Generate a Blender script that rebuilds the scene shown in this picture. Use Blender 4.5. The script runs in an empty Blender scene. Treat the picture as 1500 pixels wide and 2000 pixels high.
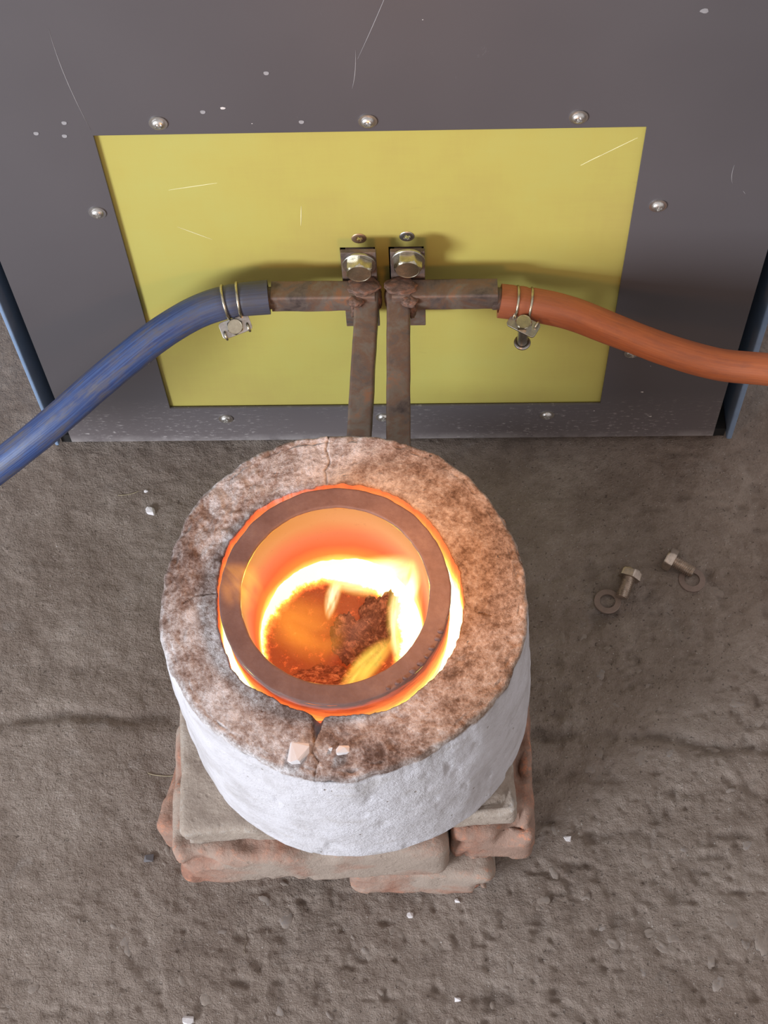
import bpy, math, random
import numpy as np
from mathutils import Vector, Matrix, noise as mn

S = bpy.context.scene
COL = S.collection
PI = math.pi

# ------------------------------------------------------------------ camera, world, lights, exposure
cam_d = bpy.data.cameras.new('camera'); cam = bpy.data.objects.new('camera', cam_d); COL.objects.link(cam)
cam_d.sensor_fit = 'VERTICAL'; cam_d.sensor_height = 36.0; cam_d.sensor_width = 27.0
cam_d.lens = 54.0; cam_d.clip_start = 0.02; cam_d.clip_end = 60
Rw = ((0.9994835, -0.0083046, -0.0310436), (0.0077869, -0.8746525, 0.4846879), (-0.0311775, -0.4846793, -0.8741361))
cam.matrix_world = Matrix(((Rw[0][0], -Rw[0][1], -Rw[0][2], 0.0381),
                           (Rw[1][0], -Rw[1][1], -Rw[1][2], -0.7566),
                           (Rw[2][0], -Rw[2][1], -Rw[2][2], 1.2334), (0, 0, 0, 1)))
S.camera = cam
S.view_settings.view_transform = 'Standard'
S.view_settings.look = 'None'
S.view_settings.gamma = 1.0
S.view_settings.use_curve_mapping = False
S.view_settings.exposure = 0.0

W = bpy.data.worlds.new('workshop_air'); S.world = W; W.use_nodes = True
W.node_tree.nodes['Background'].inputs[0].default_value = (0.91, 0.86, 0.85, 1)
W.node_tree.nodes['Background'].inputs[1].default_value = 0.74

def area(name, loc, target, size, energy, color):
    d = bpy.data.lights.new(name, 'AREA'); d.shape = 'RECTANGLE'; d.size, d.size_y = size; d.energy = energy; d.color = color
    o = bpy.data.objects.new(name, d); COL.objects.link(o); o.location = loc
    o.rotation_euler = (Vector(target) - Vector(loc)).to_track_quat('-Z', 'Y').to_euler(); return o
area('window_daylight', (-2.25, -2.35, 1.0), (0, -0.2, 0.15), (1.0, 0.7), 128, (0.84, 0.91, 1.0))
fl = bpy.data.lights.new('flame_light', 'POINT'); fl.energy = 0.8; fl.color = (1.0, 0.42, 0.12); fl.shadow_soft_size = 0.025
flo = bpy.data.objects.new('flame_light', fl); COL.objects.link(flo); flo.location = (0.020, -0.312, 0.430)

# ------------------------------------------------------------------ helpers
rng = np.random.RandomState(7); random.seed(7)

def tag(o, label=None, cat=None, group=None, kind=None):
    if label: o['label'] = label
    if cat: o['category'] = cat
    if group: o['group'] = group
    if kind: o['kind'] = kind
    return o

def empty(name, loc=(0, 0, 0), rot=(0, 0, 0)):
    o = bpy.data.objects.new(name, None); COL.objects.link(o); o.location = loc; o.rotation_euler = rot
    o.empty_display_size = 0.01
    return o

class MB:
    def __init__(s): s.v = []; s.f = []; s.m = []; s.uv = {}
    def add(s, vs, fs, mat=0):
        b = len(s.v); s.v += [tuple(p) for p in vs]
        s.f += [tuple(i + b for i in f) for f in fs]; s.m += [mat] * len(fs)
        return b
    def box(s, x0, x1, y0, y1, z0, z1, mat=0):
        vs = [(x, y, z) for x in (x0, x1) for y in (y0, y1) for z in (z0, z1)]
        s.add(vs, [(0, 1, 3, 2), (4, 6, 7, 5), (0, 4, 5, 1), (2, 3, 7, 6), (0, 2, 6, 4), (1, 5, 7, 3)], mat)
    def grid(s, P, closed_u=False, closed_v=False, mat=0):
        nu, nv = len(P), len(P[0]); fs = []
        for i in range(nu if closed_u else nu - 1):
            for j in range(nv if closed_v else nv - 1):
                i2, j2 = (i + 1) % nu, (j + 1) % nv
                fs.append((i * nv + j, i * nv + j2, i2 * nv + j2, i2 * nv + j))
        return s.add([p for r in P for p in r], fs, mat)
    def lathe(s, prof, n=48, mat=0, caps=True, M=None):
        P = [[(r * math.cos(2 * PI * k / n), r * math.sin(2 * PI * k / n), z) for k in range(n)] for r, z in prof]
        if M is not None: P = [[tuple(M @ Vector(p)) for p in r] for r in P]
        b = s.grid(P, closed_v=True, mat=mat)
        if caps:
            s.f.append(tuple(b + k for k in range(n))); s.m.append(mat)
            e = b + (len(prof) - 1) * n
            s.f.append(tuple(e + n - 1 - k for k in range(n))); s.m.append(mat)
    def prism(s, pts, z0, z1, M=None, mat=0):
        n = len(pts)
        vs = [(x, y, z0) for x, y in pts] + [(x, y, z1) for x, y in pts]
        if M is not None: vs = [tuple(M @ Vector(p)) for p in vs]
        s.add(vs, [tuple(range(n))[::-1], tuple(range(n, 2 * n))] + [(k, (k + 1) % n, n + (k + 1) % n, n + k) for k in range(n)], mat)
    def build(s, name, mats, parent=None, smooth=True, bevel=0.0, segs=2, angle=40):
        me = bpy.data.meshes.new(name); me.from_pydata(s.v, [], s.f); me.validate(); me.update()
        if not isinstance(mats, (list, tuple)): mats = [mats]
        for m in mats: me.materials.append(m)
        if any(s.m) and len(me.polygons) == len(s.m): me.polygons.foreach_set('material_index', s.m)
        import bmesh
        bm = bmesh.new(); bm.from_mesh(me); bmesh.ops.recalc_face_normals(bm, faces=bm.faces); bm.to_mesh(me); bm.free()
        if smooth:
            me.polygons.foreach_set('use_smooth', [True] * len(me.polygons))
            me.set_sharp_from_angle(angle=math.radians(angle))
        o = bpy.data.objects.new(name, me); COL.objects.link(o)
        if parent: o.parent = parent
        if bevel > 0:
            b = o.modifiers.new('bevel', 'BEVEL'); b.width = bevel; b.segments = segs; b.limit_method = 'ANGLE'; b.angle_limit = math.radians(35)
            b.harden_normals = True
        return o

def copy_tree(o, parent=None):
    c = o.copy(); COL.objects.link(c)
    if parent: c.parent = parent
    for ch in list(o.children): copy_tree(ch, c)
    return c

# numpy value noise
_L = rng.rand(256, 256)
def vnoise(x, y):
    xi = np.floor(x).astype(int); yi = np.floor(y).astype(int); fx = x - xi; fy = y - yi
    fx = fx * fx * (3 - 2 * fx); fy = fy * fy * (3 - 2 * fy)
    a = _L[xi & 255, yi & 255]; b = _L[(xi + 1) & 255, yi & 255]; c = _L[xi & 255, (yi + 1) & 255]; d = _L[(xi + 1) & 255, (yi + 1) & 255]
    return (a * (1 - fx) + b * fx) * (1 - fy) + (c * (1 - fx) + d * fx) * fy - 0.5
def fbm(x, y, o=4, g=0.5):
    s = 0; a = 1; t = 0
    for k in range(o):
        s = s + a * vnoise(x * 2 ** k + 17.3 * k, y * 2 ** k + 9.1 * k); t += a; a *= g
    return s / t * 2
def n3(p, s, o=3): return mn.fractal(Vector(p) * s, 1.0, 2.0, o)

# ------------------------------------------------------------------ material helpers
class NM:
    def __init__(s, name):
        s.m = bpy.data.materials.new(name); s.m.use_nodes = True; s.t = s.m.node_tree; s.n = s.t.nodes; s.l = s.t.links
        s.b = s.n['Principled BSDF']; s.out = s.n['Material Output']
        s.tc = s.n.new('ShaderNodeTexCoord'); s.oc = s.tc.outputs['Object']
    def new(s, ty, **k):
        n = s.n.new(ty)
        for a, v in k.items(): setattr(n, a, v)
        return n
    def link(s, a, b):
        if isinstance(a, (int, float)): b.default_value = a
        elif isinstance(a, tuple): b.default_value = a if len(a) == len(b.default_value) else tuple(a) + (1,)
        else: s.l.new(a, b)
    def math(s, op, a, b=0.0, c=0.0, clamp=False):
        n = s.new('ShaderNodeMath', operation=op, use_clamp=clamp)
        s.link(a, n.inputs[0]); s.link(b, n.inputs[1]); s.link(c, n.inputs[2]); return n.outputs[0]
    def mapping(s, vec=None, scale=(1, 1, 1), loc=(0, 0, 0), rot=(0, 0, 0)):
        n = s.new('ShaderNodeMapping'); s.link(vec or s.oc, n.inputs[0])
        n.inputs['Scale'].default_value = scale; n.inputs['Location'].default_value = loc; n.inputs['Rotation'].default_value = rot
        return n.outputs[0]
    def noise(s, scale, detail=4, rough=0.55, vec=None, dist=0.0, col=False):
        n = s.new('ShaderNodeTexNoise'); s.link(vec or s.oc, n.inputs['Vector'])
        n.inputs['Scale'].default_value = scale; n.inputs['Detail'].default_value = detail; n.inputs['Roughness'].default_value = rough
        n.inputs['Distortion'].default_value = dist
        return n.outputs['Color' if col else 'Fac']
    def voro(s, scale, feature='F1', vec=None, out='Distance'):
        n = s.new('ShaderNodeTexVoronoi', feature=feature); s.link(vec or s.oc, n.inputs['Vector']); n.inputs['Scale'].default_value = scale
        return n.outputs[out]
    def ramp(s, fac, stops, interp='LINEAR'):
        n = s.new('ShaderNodeValToRGB'); n.color_ramp.interpolation = interp; e = n.color_ramp.elements
        while len(e) < len(stops): e.new(0.5)
        for k, (p, c) in enumerate(stops):
            e[k].position = p; e[k].color = (c, c, c, 1) if isinstance(c, (int, float)) else tuple(c) + (1,)
        s.link(fac, n.inputs[0]); return n.outputs[0]
    def mr(s, v, a, b, c=0.0, d=1.0):
        n = s.new('ShaderNodeMapRange'); s.link(v, n.inputs[0])
        for k, x in enumerate((a, b, c, d)): n.inputs[k + 1].default_value = x
        return n.outputs[0]
    def mix(s, fac, a, b, mode='MIX'):
        n = s.new('ShaderNodeMix', data_type='RGBA', blend_type=mode)
        s.link(fac, n.inputs[0]); s.link(a, n.inputs[6]); s.link(b, n.inputs[7]); return n.outputs[2]
    def sep(s, vec=None):
        n = s.new('ShaderNodeSeparateXYZ'); s.link(vec or s.oc, n.inputs[0]); return n.outputs
    def bump(s, h, strength=0.5, dist=0.001, normal=None):
        n = s.new('ShaderNodeBump'); n.inputs['Strength'].default_value = strength; n.inputs['Distance'].default_value = dist
        s.link(h, n.inputs['Height'])
        if normal is not None: s.l.new(normal, n.inputs['Normal'])
        return n.outputs[0]
    def set(s, **k):
        for a, v in k.items(): s.link(v, s.b.inputs[a.replace('_', ' ')])
        return s.m

def add3(m, *xs):
    r = xs[0]
    for x in xs[1:]: r = m.math('ADD', r, x)
    return r

def mat_concrete():
    m = NM('dusty_concrete')
    a = m.noise(9, 6, 0.6); b = m.noise(60, 6, 0.65); c = m.noise(420, 4, 0.7)
    v = add3(m, m.math('MULTIPLY', a, 0.5), m.math('MULTIPLY', b, 0.3), m.math('MULTIPLY', c, 0.2))
    col = m.ramp(v, [(0.32, (0.150, 0.110, 0.088)), (0.46, (0.222, 0.173, 0.142)), (0.54, (0.268, 0.215, 0.180)), (0.68, (0.37, 0.31, 0.266))])
    pale = m.mr(m.noise(22, 5, 0.7, dist=0.6), 0.60, 0.74)
    col = m.mix(m.math('MULTIPLY', pale, 0.35), col, (0.34, 0.31, 0.29))
    x, y, z = m.sep()
    dip = m.mr(z, -0.0040, -0.0005, 0.55, 0.0)  # darker where the surface sits lower
    col = m.mix(dip, col, (0.085, 0.062, 0.05))
    hole = m.mr(m.noise(330, 3, 0.6), 0.655, 0.70)
    col = m.mix(m.math('MULTIPLY', hole, 0.6), col, (0.07, 0.05, 0.042))
    spk = m.mr(m.noise(700, 2, 0.5), 0.70, 0.73)
    streak = m.mr(m.noise(1, 5, 0.7, vec=m.mapping(scale=(150, 300, 1), rot=(0, 0, 0.6))), 0.56, 0.70)
    col = m.mix(m.math('MULTIPLY', streak, 0.35), col, (0.37, 0.32, 0.28))
    col = m.mix(spk, col, (0.5, 0.47, 0.44))
    h = add3(m, m.math('MULTIPLY', b, 1.4), m.math('MULTIPLY', m.noise(230, 5, 0.7), 0.9), m.math('MULTIPLY', m.noise(700, 3, 0.6), 0.55), m.math('MULTIPLY', hole, -0.4), m.math('MULTIPLY', streak, 0.15))
    return m.set(Base_Color=col, Roughness=0.93, Normal=m.bump(h, 1.0, 0.0021), **{'Specular_IOR_Level': 0.25})

def mat_pebble():
    m = NM('embedded_stone')
    oi = m.new('ShaderNodeObjectInfo')
    v = m.noise(2.2, 6, 0.75)
    c = m.ramp(oi.outputs['Random'], [(0.0, (0.18, 0.145, 0.12)), (0.5, (0.215, 0.18, 0.157)), (1.0, (0.225, 0.205, 0.200))])
    c = m.mix(m.mr(v, 0.38, 0.55), c, (0.25, 0.20, 0.166))
    return m.set(Base_Color=c, Roughness=0.9, Normal=m.bump(v, 0.5, 0.001))

def mat_graypaint():
    m = NM('grey_powder_coat')
    x, y, z = m.sep()
    base = m.ramp(m.noise(3.5, 3, 0.5), [(0.35, (0.088, 0.079, 0.084)), (0.65, (0.104, 0.094, 0.099))])
    # dust and splashes along the lower edge
    low = m.mr(z, 0.01, 0.085, 1.0, 0.0)
    st = m.noise(1.0, 5, 0.7, vec=m.mapping(scale=(130, 60, 430)))
    splash = m.math('MULTIPLY', m.mr(st, 0.565, 0.63), m.math('MULTIPLY', low, m.mr(m.noise(14, 3), 0.40, 0.56)))
    edge = m.math('MULTIPLY', m.mr(z, 0.008, 0.022, 0.6, 0.0), m.mr(m.noise(30, 4, 0.7), 0.35, 0.6))
    d = m.math('MAXIMUM', splash, edge)
    base = m.mix(m.math('MULTIPLY', low, 0.35), base, (0.26, 0.215, 0.21))
    col = m.mix(d, base, (0.46, 0.42, 0.41))
    sm = m.math('MULTIPLY', m.mr(m.noise(26, 5, 0.75, dist=1.2), 0.68, 0.76), 0.35)
    col = m.mix(sm, col, (0.24, 0.23, 0.24))
    rough = m.ramp(m.noise(12, 4, 0.6), [(0.3, 0.46), (0.7, 0.54)])
    return m.set(Base_Color=col, Roughness=rough, Normal=m.bump(m.noise(1800, 2, 0.5), 0.12, 0.0002), **{'Specular_IOR_Level': 0.38})

def mat_yellow():
    m = NM('yellow_fibreglass_board')
    a = m.noise(5, 4, 0.6); b = m.noise(1.0, 4, 0.6, vec=m.mapping(scale=(260, 260, 30))); b2 = m.noise(1.0, 4, 0.6, vec=m.mapping(scale=(30, 260, 260)))
    v = add3(m, m.math('MULTIPLY', a, 0.8), m.math('MULTIPLY', b, 0.1), m.math('MULTIPLY', b2, 0.1))
    col = m.ramp(v, [(0.36, (0.465, 0.380, 0.105)), (0.5, (0.495, 0.430, 0.110)), (0.66, (0.490, 0.455, 0.128))])
    sm = m.math('MULTIPLY', m.mr(m.noise(1, 5, 0.7, vec=m.mapping(scale=(12, 40, 60))), 0.66, 0.78), 0.4)
    col = m.mix(sm, col, (0.30, 0.22, 0.06))
    return m.set(Base_Color=col, Roughness=0.42, Normal=m.bump(m.math('ADD', b, b2), 0.04, 0.0003))

def mat_simple(name, col, rough=0.5, metal=0.0, var=0.12, scale=120, bump=0.1):
    m = NM(name); v = m.noise(scale, 4, 0.6)
    lo = tuple(c * (1 - var) for c in col); hi = tuple(min(1, c * (1 + var)) for c in col)
    return m.set(Base_Color=m.ramp(v, [(0.3, lo), (0.7, hi)]), Roughness=rough, Metallic=metal, Normal=m.bump(v, bump, 0.0004))

def mat_copper():
    m = NM('oxidised_copper')
    a = m.noise(34, 6, 0.65, dist=0.5); b = m.noise(150, 5, 0.7)
    c = m.ramp(a, [(0.32, (0.060, 0.044, 0.042)), (0.43, (0.130, 0.098, 0.086)), (0.50, (0.170, 0.100, 0.070)), (0.58, (0.175, 0.142, 0.118)), (0.68, (0.27, 0.135, 0.08))])
    c = m.mix(m.math('MULTIPLY', m.mr(b, 0.5, 0.7), 0.5), c, (0.19, 0.15, 0.12))
    r = m.ramp(b, [(0.3, 0.38), (0.7, 0.62)])
    return m.set(Base_Color=c, Metallic=0.3, Roughness=r, Normal=m.bump(b, 0.35, 0.0006))

def mat_weld():
    m = NM('brazed_weld_metal'); a = m.noise(1.6, 7, 0.75, dist=0.6)
    c = m.ramp(a, [(0.3, (0.055, 0.036, 0.030)), (0.5, (0.16, 0.095, 0.07)), (0.7, (0.32, 0.13, 0.07))])
    return m.set(Base_Color=c, Metallic=0.35, Roughness=0.6, Normal=m.bump(a, 0.6, 0.001))

def mat_hose(name, c0, c1, dirt, k):
    m = NM(name); uv = m.tc.outputs['UV']
    s1 = m.noise(1, 3, 0.6, vec=m.mapping(uv, scale=(2.2, 46, 1))); s2 = m.noise(1, 5, 0.7, vec=m.mapping(uv, scale=(9, 14, 1)))
    c = m.ramp(s1, [(0.35, c0), (0.6, c1)])
    c = m.mix(m.math('MULTIPLY', m.mr(s2, 0.45, 0.66), k), c, dirt)
    x, y, z = m.sep(uv)
    c = m.mix(m.math('MULTIPLY', m.mr(x, 0.08, 0.34, 0.9, 0.0), k), c, tuple(q * 0.62 for q in dirt) if k > 0.7 else dirt)
    wavev = m.math('ADD', m.math('MULTIPLY', x, 150.0), m.math('MULTIPLY', y, 6.2831 * 2))
    wv = m.math('SINE', wavev); wv2 = m.math('SINE', m.math('SUBTRACT', m.math('MULTIPLY', x, 150.0), m.math('MULTIPLY', y, 6.2831 * 2)))
    braid = m.math('ADD', wv, wv2)
    h = add3(m, m.math('MULTIPLY', braid, 0.05), s1, m.math('MULTIPLY', s2, 0.6))
    return m.set(Base_Color=c, Roughness=0.48, Normal=m.bump(h, 0.4, 0.0008), **{'Subsurface_Weight': 0.0})

def mat_steel(name='zinc_plated_steel', col=(0.55, 0.53, 0.50), rough=0.28):
    m = NM(name); a = m.noise(260, 4, 0.65)
    c = m.ramp(a, [(0.3, tuple(x * 0.65 for x in col)), (0.65, col)])
    return m.set(Base_Color=c, Metallic=1.0, Roughness=m.ramp(a, [(0.3, rough + 0.12), (0.7, rough)]), Normal=m.bump(a, 0.15, 0.0003))

def mat_plaster():
    m = NM('white_refractory_plaster')
    a = m.noise(26, 6, 0.65); b = m.noise(150, 5, 0.7); st = m.noise(1, 5, 0.65, vec=m.mapping(scale=(30, 30, 90)))
    c = m.ramp(a, [(0.3, (0.50, 0.47, 0.475)), (0.5, (0.65, 0.625, 0.65)), (0.7, (0.72, 0.70, 0.74))])
    c = m.mix(m.math('MULTIPLY', m.mr(st, 0.56, 0.72), 0.4), c, (0.42, 0.37, 0.33))
    pit = m.mr(m.voro(130, vec=m.mapping(scale=(1, 1, 0.8))), 0.08, 0.16, 1, 0)
    pit = m.math('MULTIPLY', pit, m.math('GREATER_THAN', m.noise(45, 2), 0.58))
    c = m.mix(m.math('MULTIPLY', pit, 0.7), c, (0.30, 0.23, 0.17))
    # the heat-browned cast top starts at the rim: told by how far out the point lies and by its height on the tilted top
    x, y, z = m.sep()
    top = m.math('ADD', m.math('SUBTRACT', z, m.math('MULTIPLY', y, 0.0612)), 0.0)
    e = m.math('ADD', top, m.math('MULTIPLY', m.math('SUBTRACT', m.noise(70, 5, 0.7), 0.5), 0.010))
    tf = m.mr(e, 0.1715, 0.1745)
    g = m.noise(17, 7, 0.68, dist=0.35); g2 = m.noise(85, 7, 0.8); g3 = m.noise(420, 4, 0.7)
    gv = add3(m, m.math('MULTIPLY', g, 0.38), m.math('MULTIPLY', g2, 0.42), m.math('MULTIPLY', g3, 0.20))
    big = m.math('MULTIPLY', m.math('SUBTRACT', m.noise(9.5, 3, 0.6, vec=m.mapping(loc=(3.3, 1.2, 0))), 0.5), 0.22)
    gv = m.math('ADD', gv, big)
    tc = m.ramp(gv, [(0.38, (0.085, 0.050, 0.038)), (0.435, (0.19, 0.132, 0.112)), (0.475, (0.31, 0.24, 0.215)), (0.515, (0.44, 0.385, 0.37)), (0.575, (0.68, 0.64, 0.645))])
    # orange flame light on the right of the top, put into its colour
    flame_tint = m.math('MULTIPLY', m.mr(x, 0.02, 0.09), 0.55)
    tc = m.mix(flame_tint, tc, m.ramp(gv, [(0.40, (0.15, 0.085, 0.048)), (0.48, (0.36, 0.235, 0.15)), (0.58, (0.52, 0.385, 0.28))]))
    c = m.mix(tf, c, tc)
    cr = m.new('ShaderNodeAttribute', attribute_name='crack').outputs['Fac']
    c = m.mix(m.math('MULTIPLY', cr, 0.6), c, (0.06, 0.035, 0.025))
    h = add3(m, m.math('MULTIPLY', a, 0.8), m.math('MULTIPLY', b, 0.7), m.math('MULTIPLY', g2, 0.9), m.math('MULTIPLY', g3, 0.45), m.math('MULTIPLY', pit, -0.5))
    return m.set(Base_Color=c, Roughness=0.92, Normal=m.bump(h, 0.9, 0.0022), **{'Specular_IOR_Level': 0.2})

HOT = [(0.0, (0.03, 0.004, 0.001)), (0.22, (0.55, 0.06, 0.012)), (0.42, (1.0, 0.17, 0.035)), (0.62, (1.0, 0.42, 0.06)), (0.80, (1.15, 0.98, 0.14)), (1.0, (1.6, 1.6, 0.95))]
def hot(m, fac, strength=1.0, base=(0.10, 0.06, 0.045), bump=None, stops=HOT):
    em = m.ramp(fac, [(p, tuple(min(1.0, x / 1.6) for x in c)) for p, c in stops])
    kw = dict(Base_Color=base, Roughness=0.9, Emission_Color=em, Emission_Strength=1.6 * strength)
    if bump is not None: kw['Normal'] = bump
    return m.set(**kw)

def mat_gap_wall():
    m = NM('glowing_lining_wall'); x, y, z = m.sep()
    top = m.math('SUBTRACT', z, m.math('MULTIPLY', y, 0.0612))
    f = m.math('ADD', m.mr(top, 0.176, 0.140, 0.20, 1.0), m.math('MULTIPLY', m.math('SUBTRACT', m.noise(90, 4), 0.5), 0.35), clamp=True)
    return hot(m, f, 1.1, (0.4, 0.3, 0.25), m.bump(m.noise(200, 4), 0.5, 0.001))

def mat_crucible_out():
    m = NM('glowing_graphite_outer_wall'); x, y, z = m.sep()
    st = m.noise(1, 5, 0.7, vec=m.mapping(scale=(60, 60, 260)))
    f = m.math('ADD', m.mr(z, -0.006, -0.050, 0.02, 0.85), m.math('MULTIPLY', m.math('SUBTRACT', st, 0.5), 0.55), clamp=True)
    return hot(m, f, 1.0, (0.12, 0.085, 0.08), m.bump(st, 0.4, 0.001))

def mat_crucible_in():
    m = NM('glowing_crucible_bore'); x, y, z = m.sep()
    n = m.noise(24, 4, 0.6)
    f = m.math('ADD', m.mr(z, -0.002, -0.090, 0.0, 1.0), m.math('MULTIPLY', m.math('SUBTRACT', n, 0.5), 0.12), clamp=True)
    em = m.ramp(f, [(0.0, (0.95, 0.36, 0.075)), (0.20, (1.0, 0.37, 0.11)), (0.42, (1.0, 0.22, 0.085)), (0.62, (1.0, 0.13, 0.035)), (0.78, (1.0, 0.24, 0.03)), (0.88, (1.0, 0.80, 0.12)), (1.0, (1.0, 1.0, 0.6))])
    spk = m.mr(m.noise(300, 4, 0.7), 0.62, 0.72)
    em = m.mix(m.math('MULTIPLY', spk, 0.25), em, (0.5, 0.10, 0.02))
    s = m.mr(f, 0.0, 1.0, 0.70, 1.1)
    return m.set(Base_Color=(0.06, 0.03, 0.02), Roughness=0.9, Emission_Color=em, Emission_Strength=s, Normal=m.bump(spk, 0.2, 0.0005))

def mat_crucible_rim():
    m = NM('scaled_graphite_rim')
    a = m.noise(40, 5, 0.6); b = m.noise(240, 4, 0.7)
    c = m.ramp(m.math('ADD', m.math('MULTIPLY', a, 0.7), m.math('MULTIPLY', b, 0.3)), [(0.35, (0.085, 0.052, 0.047)), (0.55, (0.125, 0.080, 0.072)), (0.7, (0.165, 0.110, 0.092))])
    return m.set(Base_Color=c, Roughness=0.7, Normal=m.bump(b, 0.35, 0.0007), Emission_Color=(1.0, 0.16, 0.03, 1), Emission_Strength=0.055)  # faint orange emission stands in for flame light falling on the rim

def mat_melt():
    m = NM('molten_metal_with_slag_ring'); x, y, z = m.sep()
    xx = m.math('SUBTRACT', x, -0.004); yy = m.math('ADD', y, 0.006)
    r = m.math('SQRT', m.math('ADD', m.math('MULTIPLY', xx, xx), m.math('MULTIPLY', yy, yy)))
    n = m.noise(110, 5, 0.7); n2 = m.noise(34, 4, 0.6)
    rr = add3(m, r, m.math('MULTIPLY', m.math('SUBTRACT', n, 0.5), 0.010), m.math('MULTIPLY', m.math('SUBTRACT', n2, 0.5), 0.008), m.math('MULTIPLY', x, 0.045))
    f = m.mr(rr, 0.0425, 0.0490, 0.12, 1.0)
    crust = m.math('MULTIPLY', m.mr(m.noise(190, 5, 0.75), 0.50, 0.68), m.mr(y, -0.045, -0.015, 0.75, 0.34))
    f = m.math('MAXIMUM', f, crust)
    # front left corner: red, crumbling crust
    return hot(m, f, 1.0, (0.11, 0.055, 0.035), m.bump(m.noise(170, 5, 0.75), 0.9, 0.003))

def mat_slag(name='cooling_slag_crust', lo=0.05, e0=0.60):
    m = NM(name); n = m.noise(2.4, 8, 0.78, dist=0.6)
    f = m.mr(n, e0, 0.80, lo, 0.65)
    bc = m.ramp(n, [(0.38, (0.012, 0.007, 0.007)), (0.49, (0.13, 0.065, 0.055)), (0.60, (0.46, 0.25, 0.20))])
    return hot(m, f, 0.5, bc, m.bump(n, 1.0, 0.006))

def mat_brick(name, c0, c1, dust, k=0.6):
    m = NM(name)
    a = m.noise(28, 6, 0.7); b = m.noise(170, 5, 0.75); d = m.noise(14, 5, 0.6, dist=0.6)
    c = m.ramp(m.math('ADD', m.math('MULTIPLY', a, 0.6), m.math('MULTIPLY', b, 0.4)), [(0.36, c0), (0.62, c1)])
    c = m.mix(m.math('MULTIPLY', m.mr(d, 0.34, 0.52), k), c, dust)
    g = m.new('ShaderNodeNewGeometry')
    chip = m.mr(g.outputs['Pointiness'], 0.515, 0.56)
    c = m.mix(m.math('MULTIPLY', chip, m.mr(b, 0.5, 0.7)), c, (0.62, 0.24, 0.13) if c1[0] > c1[2] * 1.6 else (0.42, 0.39, 0.36))
    pit = m.mr(m.voro(95), 0.1, 0.2, 1, 0)
    return m.set(Base_Color=c, Roughness=0.95, Normal=m.bump(add3(m, a, b, m.math('MULTIPLY', pit, -0.3)), 0.8, 0.0018), **{'Specular_IOR_Level': 0.2})

def mat_flame(name, bend, taper, c_edge, c_core, strength, seed, sx=1.4, absorb=0.0, gap=0.45, sharp=1.4, scol=(0.75, 0.6, 0.5), fy=2.2):
    m = NM(name); m.n.remove(m.b)
    x, y, z = m.sep()
    yy = m.math('SUBTRACT', y, m.math('MULTIPLY', m.math('MULTIPLY', x, x), bend))
    r2 = m.math('ADD', m.math('MULTIPLY', yy, yy), m.math('MULTIPLY', z, z))
    tp = m.math('SUBTRACT', 1.0, m.math('MULTIPLY', x, taper)); tp = m.math('MULTIPLY', tp, tp)
    env = m.math('MULTIPLY', m.math('SUBTRACT', 1.0, m.math('MULTIPLY', x, x)), tp)
    d = m.math('SUBTRACT', 1.0, m.math('DIVIDE', r2, m.math('MAXIMUM', env, 0.0005)), clamp=True)
    ends = m.math('SUBTRACT', 1.0, m.math('POWER', m.math('ABSOLUTE', x), 3.0), clamp=True)
    comb = m.new('ShaderNodeCombineXYZ'); m.link(x, comb.inputs[0]); m.link(yy, comb.inputs[1]); m.link(z, comb.inputs[2])
    n = m.noise(1, 3, 0.5, vec=m.mapping(comb.outputs[0], scale=(sx, fy, 1.6), loc=(seed, seed * 1.7, 0)), dist=0.5)
    nf = m.mr(n, gap, gap + 0.22)
    dens = m.math('MULTIPLY', m.math('MULTIPLY', m.math('POWER', d, sharp), nf), ends)
    em = m.new('ShaderNodeEmission'); m.link(m.mix(m.math('MULTIPLY', dens, 1.3, clamp=True), c_edge, c_core), em.inputs[0])
    m.link(m.math('MULTIPLY', dens, strength), em.inputs[1])
    last = em.outputs[0]
    if absorb > 0:
        ab = m.new('ShaderNodeVolumeAbsorption'); ab.inputs[0].default_value = tuple(scol) + (1,); m.link(m.math('MULTIPLY', dens, absorb), ab.inputs[1])
        ad = m.new('ShaderNodeAddShader'); m.l.new(last, ad.inputs[0]); m.l.new(ab.outputs[0], ad.inputs[1]); last = ad.outputs[0]
    m.l.new(last, m.out.inputs['Volume'])
    m.m.cycles.volume_step_rate = 0.6
    return m.m

M_CON = mat_concrete(); M_PEB = mat_pebble(); M_GREY = mat_graypaint(); M_YEL = mat_yellow()
M_BLUEEDGE = mat_simple('light_blue_panel_paint', (0.22, 0.31, 0.46), 0.4, 0.0, 0.08, 60, 0.05)
M_DARK = mat_simple('black_inner_steel', (0.012, 0.011, 0.011), 0.7)
M_COP = mat_copper(); M_WELD = mat_weld()
M_STEEL = mat_steel(); M_SCREW = mat_steel('bright_screw_steel', (0.80, 0.78, 0.75), 0.30)
M_BRASS = mat_steel('yellow_zinc_steel', (0.66, 0.46, 0.30), 0.42); M_BOLT = mat_steel('yellowish_zinc_bolt', (0.62, 0.57, 0.44), 0.24)
M_DULL = mat_steel('dusty_steel', (0.66, 0.56, 0.48), 0.36); M_WASH = mat_simple('dull_washer_steel', (0.24, 0.175, 0.145), 0.5, 0.35, 0.1, 200, 0.1)
M_PLA = mat_plaster(); M_GAP = mat_gap_wall(); M_CO = mat_crucible_out(); M_CI = mat_crucible_in(); M_CR = mat_crucible_rim()
M_MELT = mat_melt(); M_SLAG = mat_slag(); M_SLAG2 = mat_slag('hot_crumbling_slag', 0.12, 0.44)
M_BR = mat_brick('red_clay_brick', (0.24, 0.125, 0.09), (0.42, 0.215, 0.15), (0.36, 0.285, 0.235), 1.0)
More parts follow.
